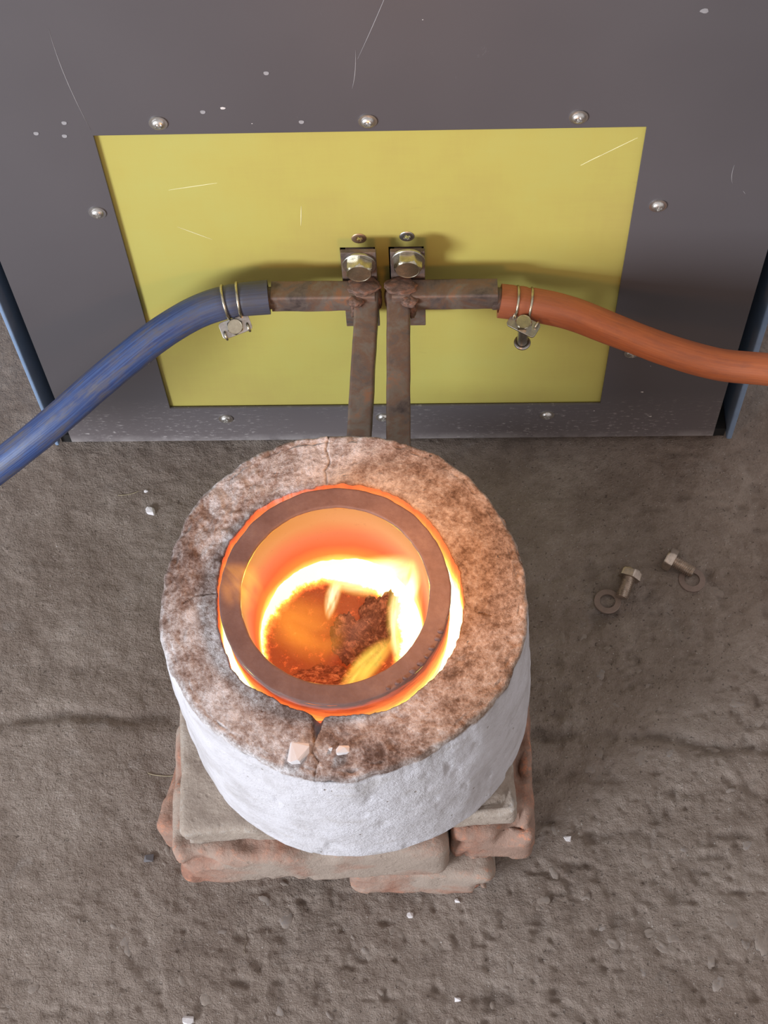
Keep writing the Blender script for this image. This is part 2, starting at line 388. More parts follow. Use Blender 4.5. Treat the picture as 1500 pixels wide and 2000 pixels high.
M_BR2 = mat_brick('bare_red_clay_brick', (0.22, 0.095, 0.065), (0.42, 0.19, 0.12), (0.31, 0.225, 0.18), 0.75)
M_SLAB = mat_brick('grey_fire_slab', (0.25, 0.19, 0.15), (0.50, 0.42, 0.35), (0.34, 0.275, 0.228), 0.45)
M_CHIP = mat_simple('white_plaster_chip', (0.74, 0.70, 0.70), 0.9, 0.0, 0.15, 300, 0.5)
M_BH = mat_hose('blue_braided_hose', (0.018, 0.035, 0.125), (0.050, 0.092, 0.235), (0.105, 0.095, 0.098), 0.85)
M_OH = mat_hose('orange_rubber_hose', (0.44, 0.125, 0.045), (0.50, 0.150, 0.055), (0.30, 0.10, 0.055), 0.6)

# ------------------------------------------------------------------ floor
def floor_h(X, Y):
    h = 0.0016 * fbm(X * 22, Y * 22, 4) + 0.0011 * fbm(X * 75 + 5, Y * 75, 3)
    # shallow oval pits and trowel dents, more of them to the lower right
    w = np.clip((X * 0.9 - Y - 0.05) / 0.35, 0.25, 1.0)
    p = fbm(X * 60 + 31, Y * 85 + 7, 2); h -= w * 0.0022 * np.clip(p - 0.22, 0, 1) * 2
    p2 = fbm(X * 130 + 3, Y * 130 + 57, 2); h -= w * 0.0015 * np.clip(p2 - 0.25, 0, 1) * 2
    h += w * 0.0011 * (0.5 - np.abs(fbm(X * 48 + 11, Y * 40 + 3, 3)) * 2)
    # worn joint running across under the stack
    yj = -0.283 - 0.055 * np.clip(X, -0.2, 0.4) + 0.010 * fbm(X * 14, X * 0 + 3.3, 3)
    d = (Y - yj)
    amp = 0.0040 * (0.55 + 0.9 * fbm(X * 18 + 40, X * 0 + 1.5, 2)).clip(0.1, 1.2)
    h -= amp * np.exp(-(d / 0.0065) ** 2)
    h += 0.0015 * np.exp(-((d + 0.016) / 0.011) ** 2)
    return h
def axis(a0, a1, d0, d1, step):
    dense = list(np.arange(d0, d1, step)); out = [a0]; 
    left = [d0 - (d0 - a0) * (k / 10) ** 2.5 for k in range(10, 0, -1)]
    right = [dense[-1] + (a1 - dense[-1]) * (k / 10) ** 2.5 for k in range(1, 11)]
    return np.array(left + dense + right)
gx = axis(-4, 4, -0.44, 0.44, 0.0014); gy = axis(-5, 3, -0.62, 0.22, 0.0014)
GX, GY = np.meshgrid(gx, gy); GZ = floor_h(GX, GY)
fade = np.clip((0.6 - np.abs(GX)) / 0.1, 0, 1) * np.clip((GY + 0.75) / 0.1, 0, 1) * np.clip((0.35 - GY) / 0.1, 0, 1)
GZ = GZ * fade
ny, nx = GX.shape
me = bpy.data.meshes.new('floor')
idx = np.arange(nx * ny).reshape(ny, nx)
quads = np.stack([idx[:-1, :-1], idx[:-1, 1:], idx[1:, 1:], idx[1:, :-1]], -1).reshape(-1, 4)
me.vertices.add(nx * ny); me.vertices.foreach_set('co', np.stack([GX, GY, GZ], -1).ravel().astype(np.float32))
me.loops.add(quads.size); me.loops.foreach_set('vertex_index', quads.ravel().astype(np.int32))
me.polygons.add(len(quads)); me.polygons.foreach_set('loop_start', (np.arange(len(quads)) * 4).astype(np.int32))
me.polygons.foreach_set('loop_total', np.full(len(quads), 4, np.int32)); me.update(calc_edges=True)
me.polygons.foreach_set('use_smooth', np.ones(len(quads), bool)); me.materials.append(M_CON)
floor = bpy.data.objects.new('floor', me); COL.objects.link(floor)
tag(floor, 'dusty grey-brown pitted concrete floor', kind='structure')
def fz(x, y): return float(floor_h(np.array([[x]]), np.array([[y]]))[0, 0])

# ------------------------------------------------------------------ rough solids
def rough_box(name, mat, L, Wd, H, rad, amp, seed, res=0.004, parent=None, chips=0.0):
    """rounded, chipped block, base at z=0, centred in x and y"""
    mb = MB(); hx, hy, hz = L / 2, Wd / 2, H / 2
    N = [max(4, int(round(2 * h / res))) for h in (hx, hy, hz)]
    sv = Vector((seed * 3.1, seed * 1.7, seed * 0.9))
    def pt(p):
        q = [max(-h + rad, min(h - rad, c)) for c, h in zip(p, (hx, hy, hz))]
        d = Vector(p) - Vector(q)
        if d.length > 1e-9: d = d.normalized() * rad
        c = Vector(q) + d
        nn = d.normalized() if d.length > 1e-9 else Vector((0, 0, 0))
        edge = sum(1 for a in range(3) if abs(p[a]) > (hx, hy, hz)[a] - rad * 1.5)
        v = mn.fractal((c + sv) * 45, 1.0, 2.0, 4)
        v2 = mn.fractal((c + sv) * 17, 1.0, 2.0, 2)
        disp = amp * v + amp * 1.2 * v2
        if edge >= 2 and chips > 0:
            k = mn.fractal((c + sv * 2) * 30, 1.0, 2.0, 3); disp -= chips * max(0.0, k - 0.05) * 2
        return tuple(c + nn * disp + Vector((0, 0, hz)))
    for ax in range(3):
        a, b = [k for k in range(3) if k != ax]
        for sgn in (-1, 1):
            H3 = (hx, hy, hz); P = []
            for i in range(N[a] + 1):
                row = []
                for j in range(N[b] + 1):
                    p = [0, 0, 0]; p[ax] = sgn * H3[ax]; p[a] = -H3[a] + 2 * H3[a] * i / N[a]; p[b] = -H3[b] + 2 * H3[b] * j / N[b]
                    row.append(pt(p))
                P.append(row)
            mb.grid(P)
    import bmesh
    me = bpy.data.meshes.new(name); me.from_pydata(mb.v, [], mb.f)
    bm = bmesh.new(); bm.from_mesh(me); bmesh.ops.remove_doubles(bm, verts=bm.verts, dist=1e-5); bmesh.ops.recalc_face_normals(bm, faces=bm.faces); bm.to_mesh(me); bm.free()
    me.polygons.foreach_set('use_smooth', [True] * len(me.polygons)); me.materials.append(mat)
    o = bpy.data.objects.new(name, me); COL.objects.link(o)
    if parent: o.parent = parent
    return o

def rock_mesh(name, mat, seed, sub=2, amp=0.3, flat=1.0):
    import bmesh
    bm = bmesh.new(); bmesh.ops.create_icosphere(bm, subdivisions=sub, radius=1.0)
    for v in bm.verts:
        k = 1 + amp * mn.fractal(v.co * 1.1 + Vector((seed, seed * 2, 0)), 1, 2, 3)
        v.co = v.co * k; v.co.z *= flat
    me = bpy.data.meshes.new(name); bm.to_mesh(me); bm.free(); me.materials.append(mat)
    me.polygons.foreach_set('use_smooth', [True] * len(me.polygons)); return me

# stones showing in the concrete
pebs = [rock_mesh('stone', M_PEB, s, 3, 0.45, 1.0) for s in range(7)]
cnt = 0
while cnt < 110:
    x = random.uniform(-0.32, 0.33); y = random.uniform(-0.53, -0.02)
    if random.random() > min(1, max(0.10, (x * 0.9 - y - 0.12) / 0.32)): continue
    r = random.uniform(0.0025, 0.0075)
    o = bpy.data.objects.new('stone', pebs[cnt % 7]); COL.objects.link(o); o.parent = floor
    o.location = (x, y, fz(x, y) - 0.0011 - r * 0.02); o.rotation_euler = (random.uniform(-.1, .1), random.uniform(-.1, .1), random.uniform(0, 6.28))
    o.scale = (r * random.uniform(0.9, 1.5), r * random.uniform(0.7, 1.0), random.uniform(0.0014, 0.0018)); cnt += 1

# ------------------------------------------------------------------ cabinet
cab = tag(empty('machine_cabinet', (0, 0.0, 0)), 'large dark grey sheet-steel machine cabinet with a yellow board set in its front', 'cabinet')
def frame_mesh(mb, x0, x1, z0, z1, hx0, hx1, hz0, hz1, ya, yb):
    o = [(x0, z0), (x1, z0), (x1, z1), (x0, z1)]; i = [(hx0, hz0), (hx1, hz0), (hx1, hz1), (hx0, hz1)]
    vs = [(x, ya, z) for x, z in o + i] + [(x, yb, z) for x, z in o + i]; fs = []
    for k in range(4):
        n = (k + 1) % 4
        fs += [(k, n, 4 + n, 4 + k), (8 + k, 12 + k, 12 + n, 8 + n), (k, 8 + k, 8 + n, n), (4 + k, 4 + n, 12 + n, 12 + k)]
    mb.add(vs, fs)
mb = MB(); frame_mesh(mb, -0.300, 0.300, 0.010, 1.05, -0.1986, 0.1905, 0.0655, 0.4200, 0.0, 0.0022)
mb.build('front_panel', M_GREY, cab, smooth=False, bevel=0.0006)
mb = MB()
mb.box(-0.300, -0.2985, 0.0022, 0.020, 0.010, 1.05); mb.box(0.2985, 0.300, 0.0022, 0.020, 0.010, 1.05); mb.box(-0.2985, 0.2985, 0.0022, 0.020, 0.010, 0.0115)
mb.build('folded_edge', M_GREY, cab, smooth=False)
# yellow board with the two slots the terminals come through
xs = [-0.215, -0.0318, -0.0045, 0.0062, 0.0335, 0.207]; zs = [0.05, 0.208, 0.2880, 0.436]
mb = MB(); ya, yb = 0.0035, 0.0085
for i in range(5):
    for j in range(3):
        if j == 1 and i in (1, 3): continue
        x0, x1, z0, z1 = xs[i], xs[i + 1], zs[j], zs[j + 1]
        mb.add([(x0, ya, z0), (x1, ya, z0), (x1, ya, z1), (x0, ya, z1)], [(0, 1, 2, 3)])
        mb.add([(x0, yb, z0), (x1, yb, z0), (x1, yb, z1), (x0, yb, z1)], [(0, 3, 2, 1)])
for a, b in ((1, 2), (3, 4)):
    x0, x1, z0, z1 = xs[a], xs[b], zs[1], zs[2]
    mb.box(x0 - .0001, x0, ya, yb, z0, z1); mb.box(x1, x1 + .0001, ya, yb, z0, z1); mb.box(x0, x1, ya, yb, z1, z1 + .0001); mb.box(x0, x1, ya, yb, z0 - .0001, z0)
mb.build('insulating_board', M_YEL, cab, smooth=False)['label'] = 'recessed yellow fibreglass board'
for sx in (-1, 1):
    xo = 0.3185 if sx > 0 else 0.3172; mb = MB(); mb.box(min(sx * 0.3132, sx * xo), max(sx * 0.3132, sx * xo), 0.0, 0.5, 0.003, 1.06)
    mb.build('side_panel', M_BLUEEDGE, cab, smooth=False, bevel=0.0015)['label'] = 'light blue side panel'
mb = MB(); mb.box(-0.3124, 0.3124, 0.045, 0.5, 0.012, 1.055); mb.build('inner_frame', M_DARK, cab, smooth=False)
mb = MB(); mb.box(-0.3185, 0.3185, -0.001, 0.5, 1.061, 1.066); mb.build('top_panel', M_GREY, cab, smooth=False, bevel=0.001)
for sx in (-1, 1):
    mb = MB(); mb.box(sx * 0.306 - 0.006, sx * 0.306 + 0.006, 0.006, 0.044, -0.002, 0.0125); mb.build('foot', M_DARK, cab, smooth=False)

def screw_head(r, dome, flange, cross=0.36, n=48, rings=12):
    """round head facing -y with a cross recess"""
    mb = MB(); P = []
    prof = []
    if flange: prof += [(r * 1.0, 0.0), (r * 1.0, 0.0009), (r * 0.74, 0.0011)]
    rr = r * (0.72 if flange else 1.0)
    for k in range(rings + 1):
        t = k / rings; q = rr * (1 - t); prof.append((q, (0.0011 if flange else 0.0) + dome * math.sqrt(max(0, 1 - (q / rr) ** 2)) if dome else 0.0004))
    w = rr * 0.16; L = rr * cross * 1.5
    for q, h in prof:
        row = []
        for j in range(n):
            a = 2 * PI * j / n + 0.4; x, z = q * math.cos(a), q * math.sin(a)
            u, v = x * math.cos(0.5) + z * math.sin(0.5), -x * math.sin(0.5) + z * math.cos(0.5)
            hh = h
            if q < rr * 0.95 and ((abs(u) < w and abs(v) < L) or (abs(v) < w and abs(u) < L)): hh = h - rr * 0.38
            row.append((x, -hh, z))
        P.append(row)
    mb.grid(P, closed_v=True); return mb
sc = [(-0.1506, 0.4321), (-0.0042, 0.4308), (0.1421, 0.4314), (-0.2118, 0.3379), (0.2086, 0.3368), (-0.2102, 0.1434), (0.2101, 0.1457), (-0.1498, 0.0485), (0.1437, 0.049), (-0.0057, 0.0484)]
proto = None
for k, (x, z) in enumerate(sc):
    if proto is None: proto = screw_head(0.0066, 0.0028, True).build('screw', M_SCREW, cab); o = proto
    else: o = proto.copy(); COL.objects.link(o)
    o.location = (x, 0.0, z); o.rotation_euler = (0, k * 1.3, 0)
for x, z, mt in ((-0.0164, 0.2990, M_BRASS), (0.0207, 0.3006, M_SCREW)):
    o = screw_head(0.0058, 0.0009, False, cross=0.30).build('countersunk_screw', mt, cab); o.location = (x, 0.0032, z)
    if mt is M_BRASS: o['label'] = 'brassy rust-tinged screw'

# scratches and chips in the paint, thin flakes and scores lying on the sheet
def mark(name, pts, w, mat, y):
    mb = MB(); n = len(pts); P = []
    for i, (x, z) in enumerate(pts):
        a = pts[max(0, i - 1)]; b = pts[min(n - 1, i + 1)]; d = Vector((b[0] - a[0], b[1] - a[1])).normalized(); t = w * math.sin(PI * (i + 0.5) / n) + w * 0.1
        P.append([(x - d.y * t, y, z + d.x * t), (x, y - 0.00012, z), (x + d.y * t, y, z - d.x * t)])
    mb.grid(P); return mb.build(name, mat, cab)
M_SCR = mat_simple('bare_scratch', (0.30, 0.29, 0.30), 0.5); M_SCRY = mat_simple('pale_scratch', (0.78, 0.74, 0.42), 0.5); M_SCW = mat_simple('chipped_paint', (0.62, 0.58, 0.56), 0.8)
def P2(p0, p1, p2=None, n=8):
    p2 = p2 or p1; out = []
    for k in range(n):
        t = k / (n - 1); out.append(((1 - t) ** 2 * p0[0] + 2 * t * (1 - t) * p1[0] + t * t * p2[0], (1 - t) ** 2 * p0[1] + 2 * t * (1 - t) * p1[1] + t * t * p2[1])) if p2 is not p1 else out.append((p0[0] + t * (p1[0] - p0[0]), p0[1] + t * (p1[1] - p0[1])))
    return out
for pts in (P2((-0.0095, 0.497), (-0.010, 0.475), (-0.0135, 0.462)), P2((0.018, 0.56), (0.004, 0.52), (-0.0085, 0.489)), P2((0.258, 0.380), (0.257, 0.368), (0.260, 0.360)), P2((0.269, 0.352), (0.2715, 0.348)), P2((-0.208, 0.52), (-0.209, 0.48), (-0.199, 0.425))):
    mark('scratch', pts, 0.00022, M_SCR, -0.0001)
for pts in (P2((0.156, 0.384), (0.186, 0.406)), P2((0.148, 0.378), (0.161, 0.388)), P2((-0.118, 0.365), (-0.155, 0.358)), P2((-0.155, 0.316), (-0.13, 0.300)), P2((-0.06, 0.315), (-0.058, 0.338)), P2((-0.10, 0.245), (-0.08, 0.225))):
    mark('scratch', pts, 0.0003, M_SCRY, 0.0034)
for k, (x, z, s) in enumerate(((-0.1037, 0.4455, 0.0022), (-0.085, 0.430, 0.0007), (-0.26, 0.447, 0.0008), (0.226, 0.085, 0.0017), (0.238, 0.0445, 0.0018), (0.2285, 0.1255, 0.0006), (0.215, 0.525, 0.0035), (0.186, 0.055, 0.001), (0.035, 0.522, 0.0006))):
    pts = [(s * random.uniform(0.5, 1.1) * math.cos(a), s * 0.6 * random.uniform(0.5, 1.1) * math.sin(a)) for a in np.linspace(0, 2 * PI, 12)[:-1]]
    mb = MB(); mb.add([(a, 0, b) for a, b in pts] + [(0, -0.0002, 0)], [(i, (i + 1) % 11, 11) for i in range(11)])
    o = mb.build('paint_chip', M_SCW if k != 6 else M_SCR, cab); o.location = (x, -0.0001, z)
for x, z in ((-0.0705, 0.478), (-0.0505, 0.4312), (-0.118, 0.4425), (-0.2385, 0.424), (-0.2165, 0.434), (-0.219, 0.421), (0.028, 0.572)):
    mb = MB(); mb.add([(0.0019 * math.cos(a), 0, 0.0012 * math.sin(a)) for a in np.linspace(0, PI, 9)[::-1]] + [(0.0019 * math.cos(a), -0.0003, -0.002 * math.sin(a)) for a in np.linspace(0, PI, 9)], [tuple(range(18))])
    mb.build('paint_dimple', M_SCR, cab, smooth=False).location = (x, -0.0001, z)

# ------------------------------------------------------------------ bolts
def hexpts(af, rot=0.0): R = af / 2 / math.cos(PI / 6); return [(R * math.cos(rot + k * PI / 3), R * math.sin(rot + k * PI / 3)) for k in range(6)]
def hex_head(mb, af, h, rot=0.0, M=None):
    """chamfered hex head from z=0 (seat) to z=h"""
    n = 72; R = af / 2; P = []
    for z, rc in ((0.0, 9), (h * 0.72, 9), (h * 0.86, 1.075), (h, 0.965), (h, 0.90), (h * 0.985, 0.88), (h * 0.985, 0.02)):
        row = []
        for j in range(n):
            a = 2 * PI * j / n; q = ((a - rot) % (PI / 3)) - PI / 6
            hexr = R / math.cos(q); r = min(hexr, R * rc) if rc > 1 else R * rc
            row.append((r * math.cos(a), r * math.sin(a), z))
        P.append(row)
    if M is not None: P = [[tuple(M @ Vector(p)) for p in r] for r in P]
    b = mb.grid(P, closed_v=True); mb.f.append(tuple(b + j for j in range(n))); mb.m.append(0)
def washer_mb(ro, ri, t, M=None):
    mb = MB(); prof = [(ri, 0), (ro - .0004, 0), (ro, .0004), (ro, t - .0004), (ro - .0004, t), (ri, t), (ri, 0)]
    mb.lathe(prof, 56, caps=False, M=M); return mb
def thread_mb(r, L, pitch, M=None):
    n = 36; turns = L / pitch; mb = MB(); P = []; steps = int(turns * 8)
    for i in range(steps + 1):
        z0 = L * i / steps; row = []
        for j in range(n):
            ph = (z0 / pitch - j / n) % 1.0; tri = abs(ph * 2 - 1)
            e = max(0.0, 1 - max(0, z0 - (L - pitch * 1.3)) / (pitch * 2.0)) if z0 > L - pitch * 1.3 else 1.0
            rr = r * (0.80 + 0.20 * tri) * (0.86 + 0.14 * e); a = 2 * PI * j / n
            row.append((rr * math.cos(a), rr * math.sin(a), -z0))
        P.append(row)
    if M is not None: P = [[tuple(M @ Vector(p)) for p in r] for r in P]
    b = mb.grid(P, closed_v=True); mb.f.append(tuple(b + steps * n + j for j in range(n))); mb.m.append(0)
    return mb

# ------------------------------------------------------------------ copper leads
def sweep_square(name, p0, p1, w, up, mat, parent, hollow=False, bev=0.0022, amp=0.0005, seg=40):
    """square tube between two points, its top facing up"""
    p0, p1 = Vector(p0), Vector(p1); d = (p1 - p0).normalized(); s = d.cross(Vector(up)).normalized(); u = s.cross(d)
    h = w / 2; ring = []
    for cx_, cz_, a0 in ((h - bev, h - bev, 0), (-h + bev, h - bev, 90), (-h + bev, -h + bev, 180), (h - bev, -h + bev, 270)):
        for k in range(5):
            a = math.radians(a0 + k * 22.5); ring.append((cx_ + bev * math.cos(a), cz_ + bev * math.sin(a)))
    P = []
    for i in range(seg + 1):
        c = p0.lerp(p1, i / seg); row = []
        for a, b in ring:
            q = c + s * a + u * b; nn = (s * a + u * b).normalized()
            q += nn * amp * n3(q, 40, 3); row.append(tuple(q))
        P.append(row)
    mb = MB(); n = len(ring); b = mb.grid(P, closed_v=True)
    mb.f.append(tuple(b + k for k in range(n))); mb.m.append(0)
    e = b + seg * n; mb.f.append(tuple(e + k for k in range(n))[::-1]); mb.m.append(0)
    return mb.build(name, mat, parent)
def blob(name, mat, c, r, seed, parent, sub=4, amp=0.35):
    me = rock_mesh(name, mat, seed, sub, amp)
    for v in me.vertices: v.co *= 1 + 0.14 * mn.fractal(v.co * 3.5 + Vector((seed, 0, 0)), 1, 2, 3)
    o = bpy.data.objects.new(name, me); COL.objects.link(o); o.location = c; o.scale = r; o.parent = parent; return o

def lead(side, xa0, xa1, x0, x1, bx, bz, rot, px0, px1, label):
    t = tag(empty('copper_lead'), label, 'copper lead', 'square copper leads of the induction coil')
    e = -1 if xa0 < 0 else 1; mb = MB(); Mx = Matrix.Translation((xa0 - e * 0.004, -0.0278, 0.2660 - (0.0045 if e > 0 else 0))) @ Matrix.Rotation(e * PI / 2, 4, 'Y')
    mb.lathe([(0.0082, 0.0), (0.0088, 0.001), (0.0088, 0.0095), (0.0080, 0.0105)], 32, M=Mx); mb.build('hose_spigot', M_COP, t)
    mb = MB(); mb.box(px0, px1, -0.0165, -0.0125, 0.2115, 0.3062); mb.build('lug_plate', M_COP, t, bevel=0.0006)
    mb = MB(); mb.box(px0 + 0.0025, px1 - 0.0025, -0.0125, 0.030, 0.2115, 0.2865); mb.build('terminal_bar', M_COP, t, bevel=0.0006)
    sweep_square('water_tube', (xa0, -0.0270, 0.2670), (xa1, -0.0275, 0.2675), 0.0180, (0, 0, 1), M_COP, t)
    sweep_square('feed_tube', (x0, -0.0185, 0.2650), (x1, -0.2060, 0.2285), 0.0182, (0, 0, 1), M_COP, t, seg=70)
    s = side
    blob('weld_bead', M_WELD, (x0 + s * 0.009, -0.037, 0.2725), (0.0065, 0.0055, 0.0040), 3 + s, t, amp=0.2)
    blob('weld_bead', M_WELD, (x0 + s * 0.002, -0.026, 0.2768), (0.0125, 0.0090, 0.0026), 7 + s, t, amp=0.2)
    blob('weld_bead', M_WELD, (x0 + s * 0.0105, -0.036, 0.2600), (0.0035, 0.0055, 0.0085), 11 + s, t, amp=0.2)
    blob('weld_bead', M_WELD, (x0 - s * 0.0085, -0.026, 0.2620), (0.0025, 0.0080, 0.0085), 15 + s, t, amp=0.2)
    M = Matrix.Translation((bx, -0.0165, bz)) @ Matrix.Rotation(PI / 2, 4, 'X')
    mb = MB(); hex_head(mb, 0.0192, 0.0082, rot, M=Matrix.Translation((bx, -0.0190, bz)) @ Matrix.Rotation(PI / 2, 4, 'X'))
    hb = mb.build('hex_bolt', M_BOLT, t, angle=25)
    washer_mb(0.0131, 0.006, 0.0024, M).build('washer', M_STEEL, hb)
    return t
lead(-1, -0.0855, -0.0045, -0.0105, -0.0197, -0.0160, 0.2935, 0.45, -0.0300, -0.0028, 'rusty brown square copper lead on the left, its arm joined to the blue hose')
lead(1, 0.0905, 0.0085, 0.0135, 0.0133, 0.0215, 0.2975, 0.06, 0.0080, 0.0345, 'rusty brown square copper lead on the right, its arm joined to the orange hose')

# ------------------------------------------------------------------ hoses
def catmull(P, n=14):
    P = [Vector(p) for p in P]; out = []
    for i in range(len(P) - 1):
        a = P[i - 1] if i else P[0] * 2 - P[1]; b, c = P[i], P[i + 1]; d = P[i + 2] if i + 2 < len(P) else c * 2 - b
        for k in range(n):
            t = k / n; out.append(0.5 * ((2 * b) + (c - a) * t + (2 * a - 5 * b + 4 * c - d) * t * t + (3 * b - a - 3 * c + d) * t ** 3))
    out.append(P[-1]); return out
def hose(name, path, r, mat, label, pinch, wall=0.0035, sq=True):
    pts = catmull(path); n = 48; P = []; UV = []; L = 0; up = Vector((0, 0, 1)); frames = []
    for i, p in enumerate(pts):
        d = (pts[min(i + 1, len(pts) - 1)] - pts[max(i - 1, 0)]).normalized(); s = d.cross(up)
        s = s.normalized(); u = s.cross(d)
        if i: L += (p - pts[i - 1]).length
        frames.append((p, d, s, u, L)); rr = r
        for q in pinch: rr -= 0.0008 * math.exp(-((L - q) / 0.0018) ** 2)
        k = 4.2 if L < 0.03 else 4.2 - 2.0 * min(1, (L - 0.03) / 0.08); k = k if sq else 2.0 + 0.5 * math.exp(-L / 0.03)
        row = []
        for j in range(n):
            a = 2 * PI * j / n; c_, s_ = math.cos(a), math.sin(a)
            f = (abs(c_) ** k + abs(s_) ** k) ** (-1 / k); f = 1 + (f - 1) * 0.55
            row.append(tuple(p + (s * c_ + u * s_) * rr * f * (1 + 0.012 * mn.noise(p * 60 + Vector((j * .2, 0, 0))))))
        P.append(row); UV.append(L)
    inner = [[tuple(Vector(q) * 0.72 + frames[0][0] * 0.28 + frames[0][1] * dd) for q in P[0]] for dd in (0.0, 0.006)]
    PP = [inner[1], inner[0]] + P
    mb = MB(); mb.grid(PP, closed_v=True)
    o = mb.build(name, mat); me = o.data; uvl = me.uv_layers.new(name='UVMap')
    LL = [UV[0], UV[0]] + UV
    for poly in me.polygons:
        js = [me.loops[li].vertex_index % n for li in poly.loop_indices]; wrap = max(js) - min(js) > n / 2
        for li in poly.loop_indices:
            vi = me.loops[li].vertex_index; j = vi % n
            uvl.data[li].uv = (LL[vi // n] * 4, (j + (n if wrap and j < n / 2 else 0)) / n)
    tag(o, label, 'hose'); return frames
bf = hose('blue_hose', [(-0.0878, -0.028, 0.2675), (-0.1175, -0.031, 0.2668), (-0.1462, -0.038, 0.2612), (-0.1790, -0.055, 0.2515), (-0.2206, -0.080, 0.2318), (-0.2640, -0.105, 0.2065), (-0.3100, -0.125, 0.1770), (-0.3540, -0.140, 0.1480), (-0.41, -0.155, 0.112)], 0.0130, M_BH,
     'blue braided water hose curving down to the left edge', (0.024, 0.034), sq=False)
of = hose('orange_hose', [(0.0925, -0.028, 0.2590), (0.1224, -0.030, 0.2548), (0.1505, -0.036, 0.2510), (0.1819, -0.050, 0.2485), (0.2200, -0.070, 0.2500), (0.2575, -0.085, 0.2515), (0.2945, -0.095, 0.2580), (0.3300, -0.102, 0.2600), (0.39, -0.11, 0.262)], 0.0122, M_OH,
     'orange rubber water hose running off to the right edge', (0.013, 0.022))

def clamp(frames, L0, L1, r, axis, label, blen, headaf=0.0118, off=(0, -0.0175, -0.012), yaw=0.0):
    t = tag(empty('hose_clamp'), label, 'hose clamp', 'double-wire hose clamps')
    def at(L): return min(frames, key=lambda f: abs(f[4] - L))
    for L in (L0, L1):
        p, d, s, u, _ = at(L); mb = MB(); P = []
        for i in range(56):
            a = 2 * PI * i / 56; c = p + (s * math.cos(a) + u * math.sin(a)) * (r + 0.0006); rad = (s * math.cos(a) + u * math.sin(a)).normalized()
            P.append([tuple(c + (rad * math.cos(b) + d * math.sin(b)) * 0.0011) for b in np.linspace(0, 2 * PI, 11)[:-1]])
        mb.grid(P, closed_u=True, closed_v=True); mb.build('wire_loop', M_BOLT, t)
    p, d, s, u, _ = at((L0 + L1) / 2)
    c = p + Vector(off); ax = Vector(axis).normalized()
    xa = (d - ax * d.dot(ax)).normalized(); xa = (Matrix.Rotation(yaw, 3, ax) @ xa); ya_ = ax.cross(xa)
    M = Matrix(((xa.x, ya_.x, ax.x, c.x), (xa.y, ya_.y, ax.y, c.y), (xa.z, ya_.z, ax.z, c.z), (0, 0, 0, 1)))
    # plate with two hook holes
    pts = []
    for cx_, cy_, a0 in ((0.0095, 0.004, 0), (-0.0095, 0.004, 90), (-0.0095, -0.004, 180), (0.0095, -0.004, 270)):
        for k in range(5): a = math.radians(a0 + 22.5 * k); pts.append((cx_ + 0.0028 * math.cos(a), cy_ + 0.0028 * math.sin(a)))
    mb = MB(); mb.prism(pts, -0.0016, 0.0, M); mb.build('clamp_plate', M_STEEL, t, bevel=0.0003)
    for sx in (-1, 1):
        mb = MB(); P = []
        for i in range(15):
            a = PI * (i / 14) * 1.15 - 0.25; q = Vector((sx * 0.0095, 0.0042 + 0.0030 * math.cos(a), 0.0030 * math.sin(a)))
            rd = Vector((0, math.cos(a), math.sin(a)))
            P.append([tuple(M @ (q + (rd * math.cos(b) + Vector((1, 0, 0)) * math.sin(b)) * 0.0011)) for b in np.linspace(0, 2 * PI, 11)[:-1]])
        mb.grid(P, closed_v=True); mb.build('wire_hook', M_BOLT, t)
    mb = MB(); hex_head(mb, headaf, 0.0052, 0.3, M); mb.build('clamp_bolt', M_BOLT, t, angle=25)
    mb = MB(); mb.lathe([(0.0042, -0.0016), (0.0042, -blen)], 28, M=M); mb.build('barrel', M_STEEL, t)
    mb = MB(); P = []
    for i in range(40):
        a = 2 * PI * i / 40; q = Vector((0.0055 * math.cos(a), 0.0055 * math.sin(a), -blen)); rd = Vector((math.cos(a), math.sin(a), 0))
        P.append([tuple(M @ (q + (rd * math.cos(b) + Vector((0, 0, 1)) * math.sin(b)) * 0.0013)) for b in np.linspace(0, 2 * PI, 11)[:-1]])
    mb.grid(P, closed_u=True, closed_v=True); mb.build('retaining_ring', M_STEEL, t)
clamp(bf, 0.024, 0.034, 0.0128, (0.05, -0.62, 0.80), 'small steel hose clamp on the blue hose', 0.014, off=(0.003, -0.0155, -0.0120), yaw=0.15)
clamp(of, 0.013, 0.024, 0.0122, (-0.02, -0.16, 0.98), 'steel hose clamp on the orange hose with its pin hanging down', 0.032, off=(-0.001, -0.0185, -0.002), yaw=-0.45)

# ------------------------------------------------------------------ brick stack
G = 'old clay bricks stacked under the furnace'
def put(o, x, y, z, rz, label, cat='brick', group=G):
    o.location = (x, y, z); o.rotation_euler = (0, 0, math.radians(rz)); tag(o, label, cat, group); return o
put(rough_box('clay_brick', M_BR2, 0.108, 0.190, 0.054, 0.009, 0.0016, 1, chips=0.010), -0.1130, -0.3060, 0.0, -11.0, 'red brick in the bottom layer poking out at the lower left of the stack')
put(rough_box('clay_brick', M_BR, 0.112, 0.225, 0.053, 0.008, 0.0018, 2, chips=0.012), 0.0300, -0.3140, 0.0, -1.0, 'chipped brick in the bottom layer peeking out at the lower right of the stack')
put(rough_box('clay_brick', M_BR, 0.209, 0.116, 0.0665, 0.0115, 0.0012, 3, chips=0.005), -0.0570, -0.3720, 0.0515, 2.2, 'long dusty brick lying across the front of the stack under the grey slab')
put(rough_box('clay_brick', M_BR2, 0.0635, 0.165, 0.062, 0.009, 0.0015, 4, chips=0.010), 0.0815, -0.3320, 0.053, 0.5, 'reddish brick at the right end of the stack with a broken orange corner')
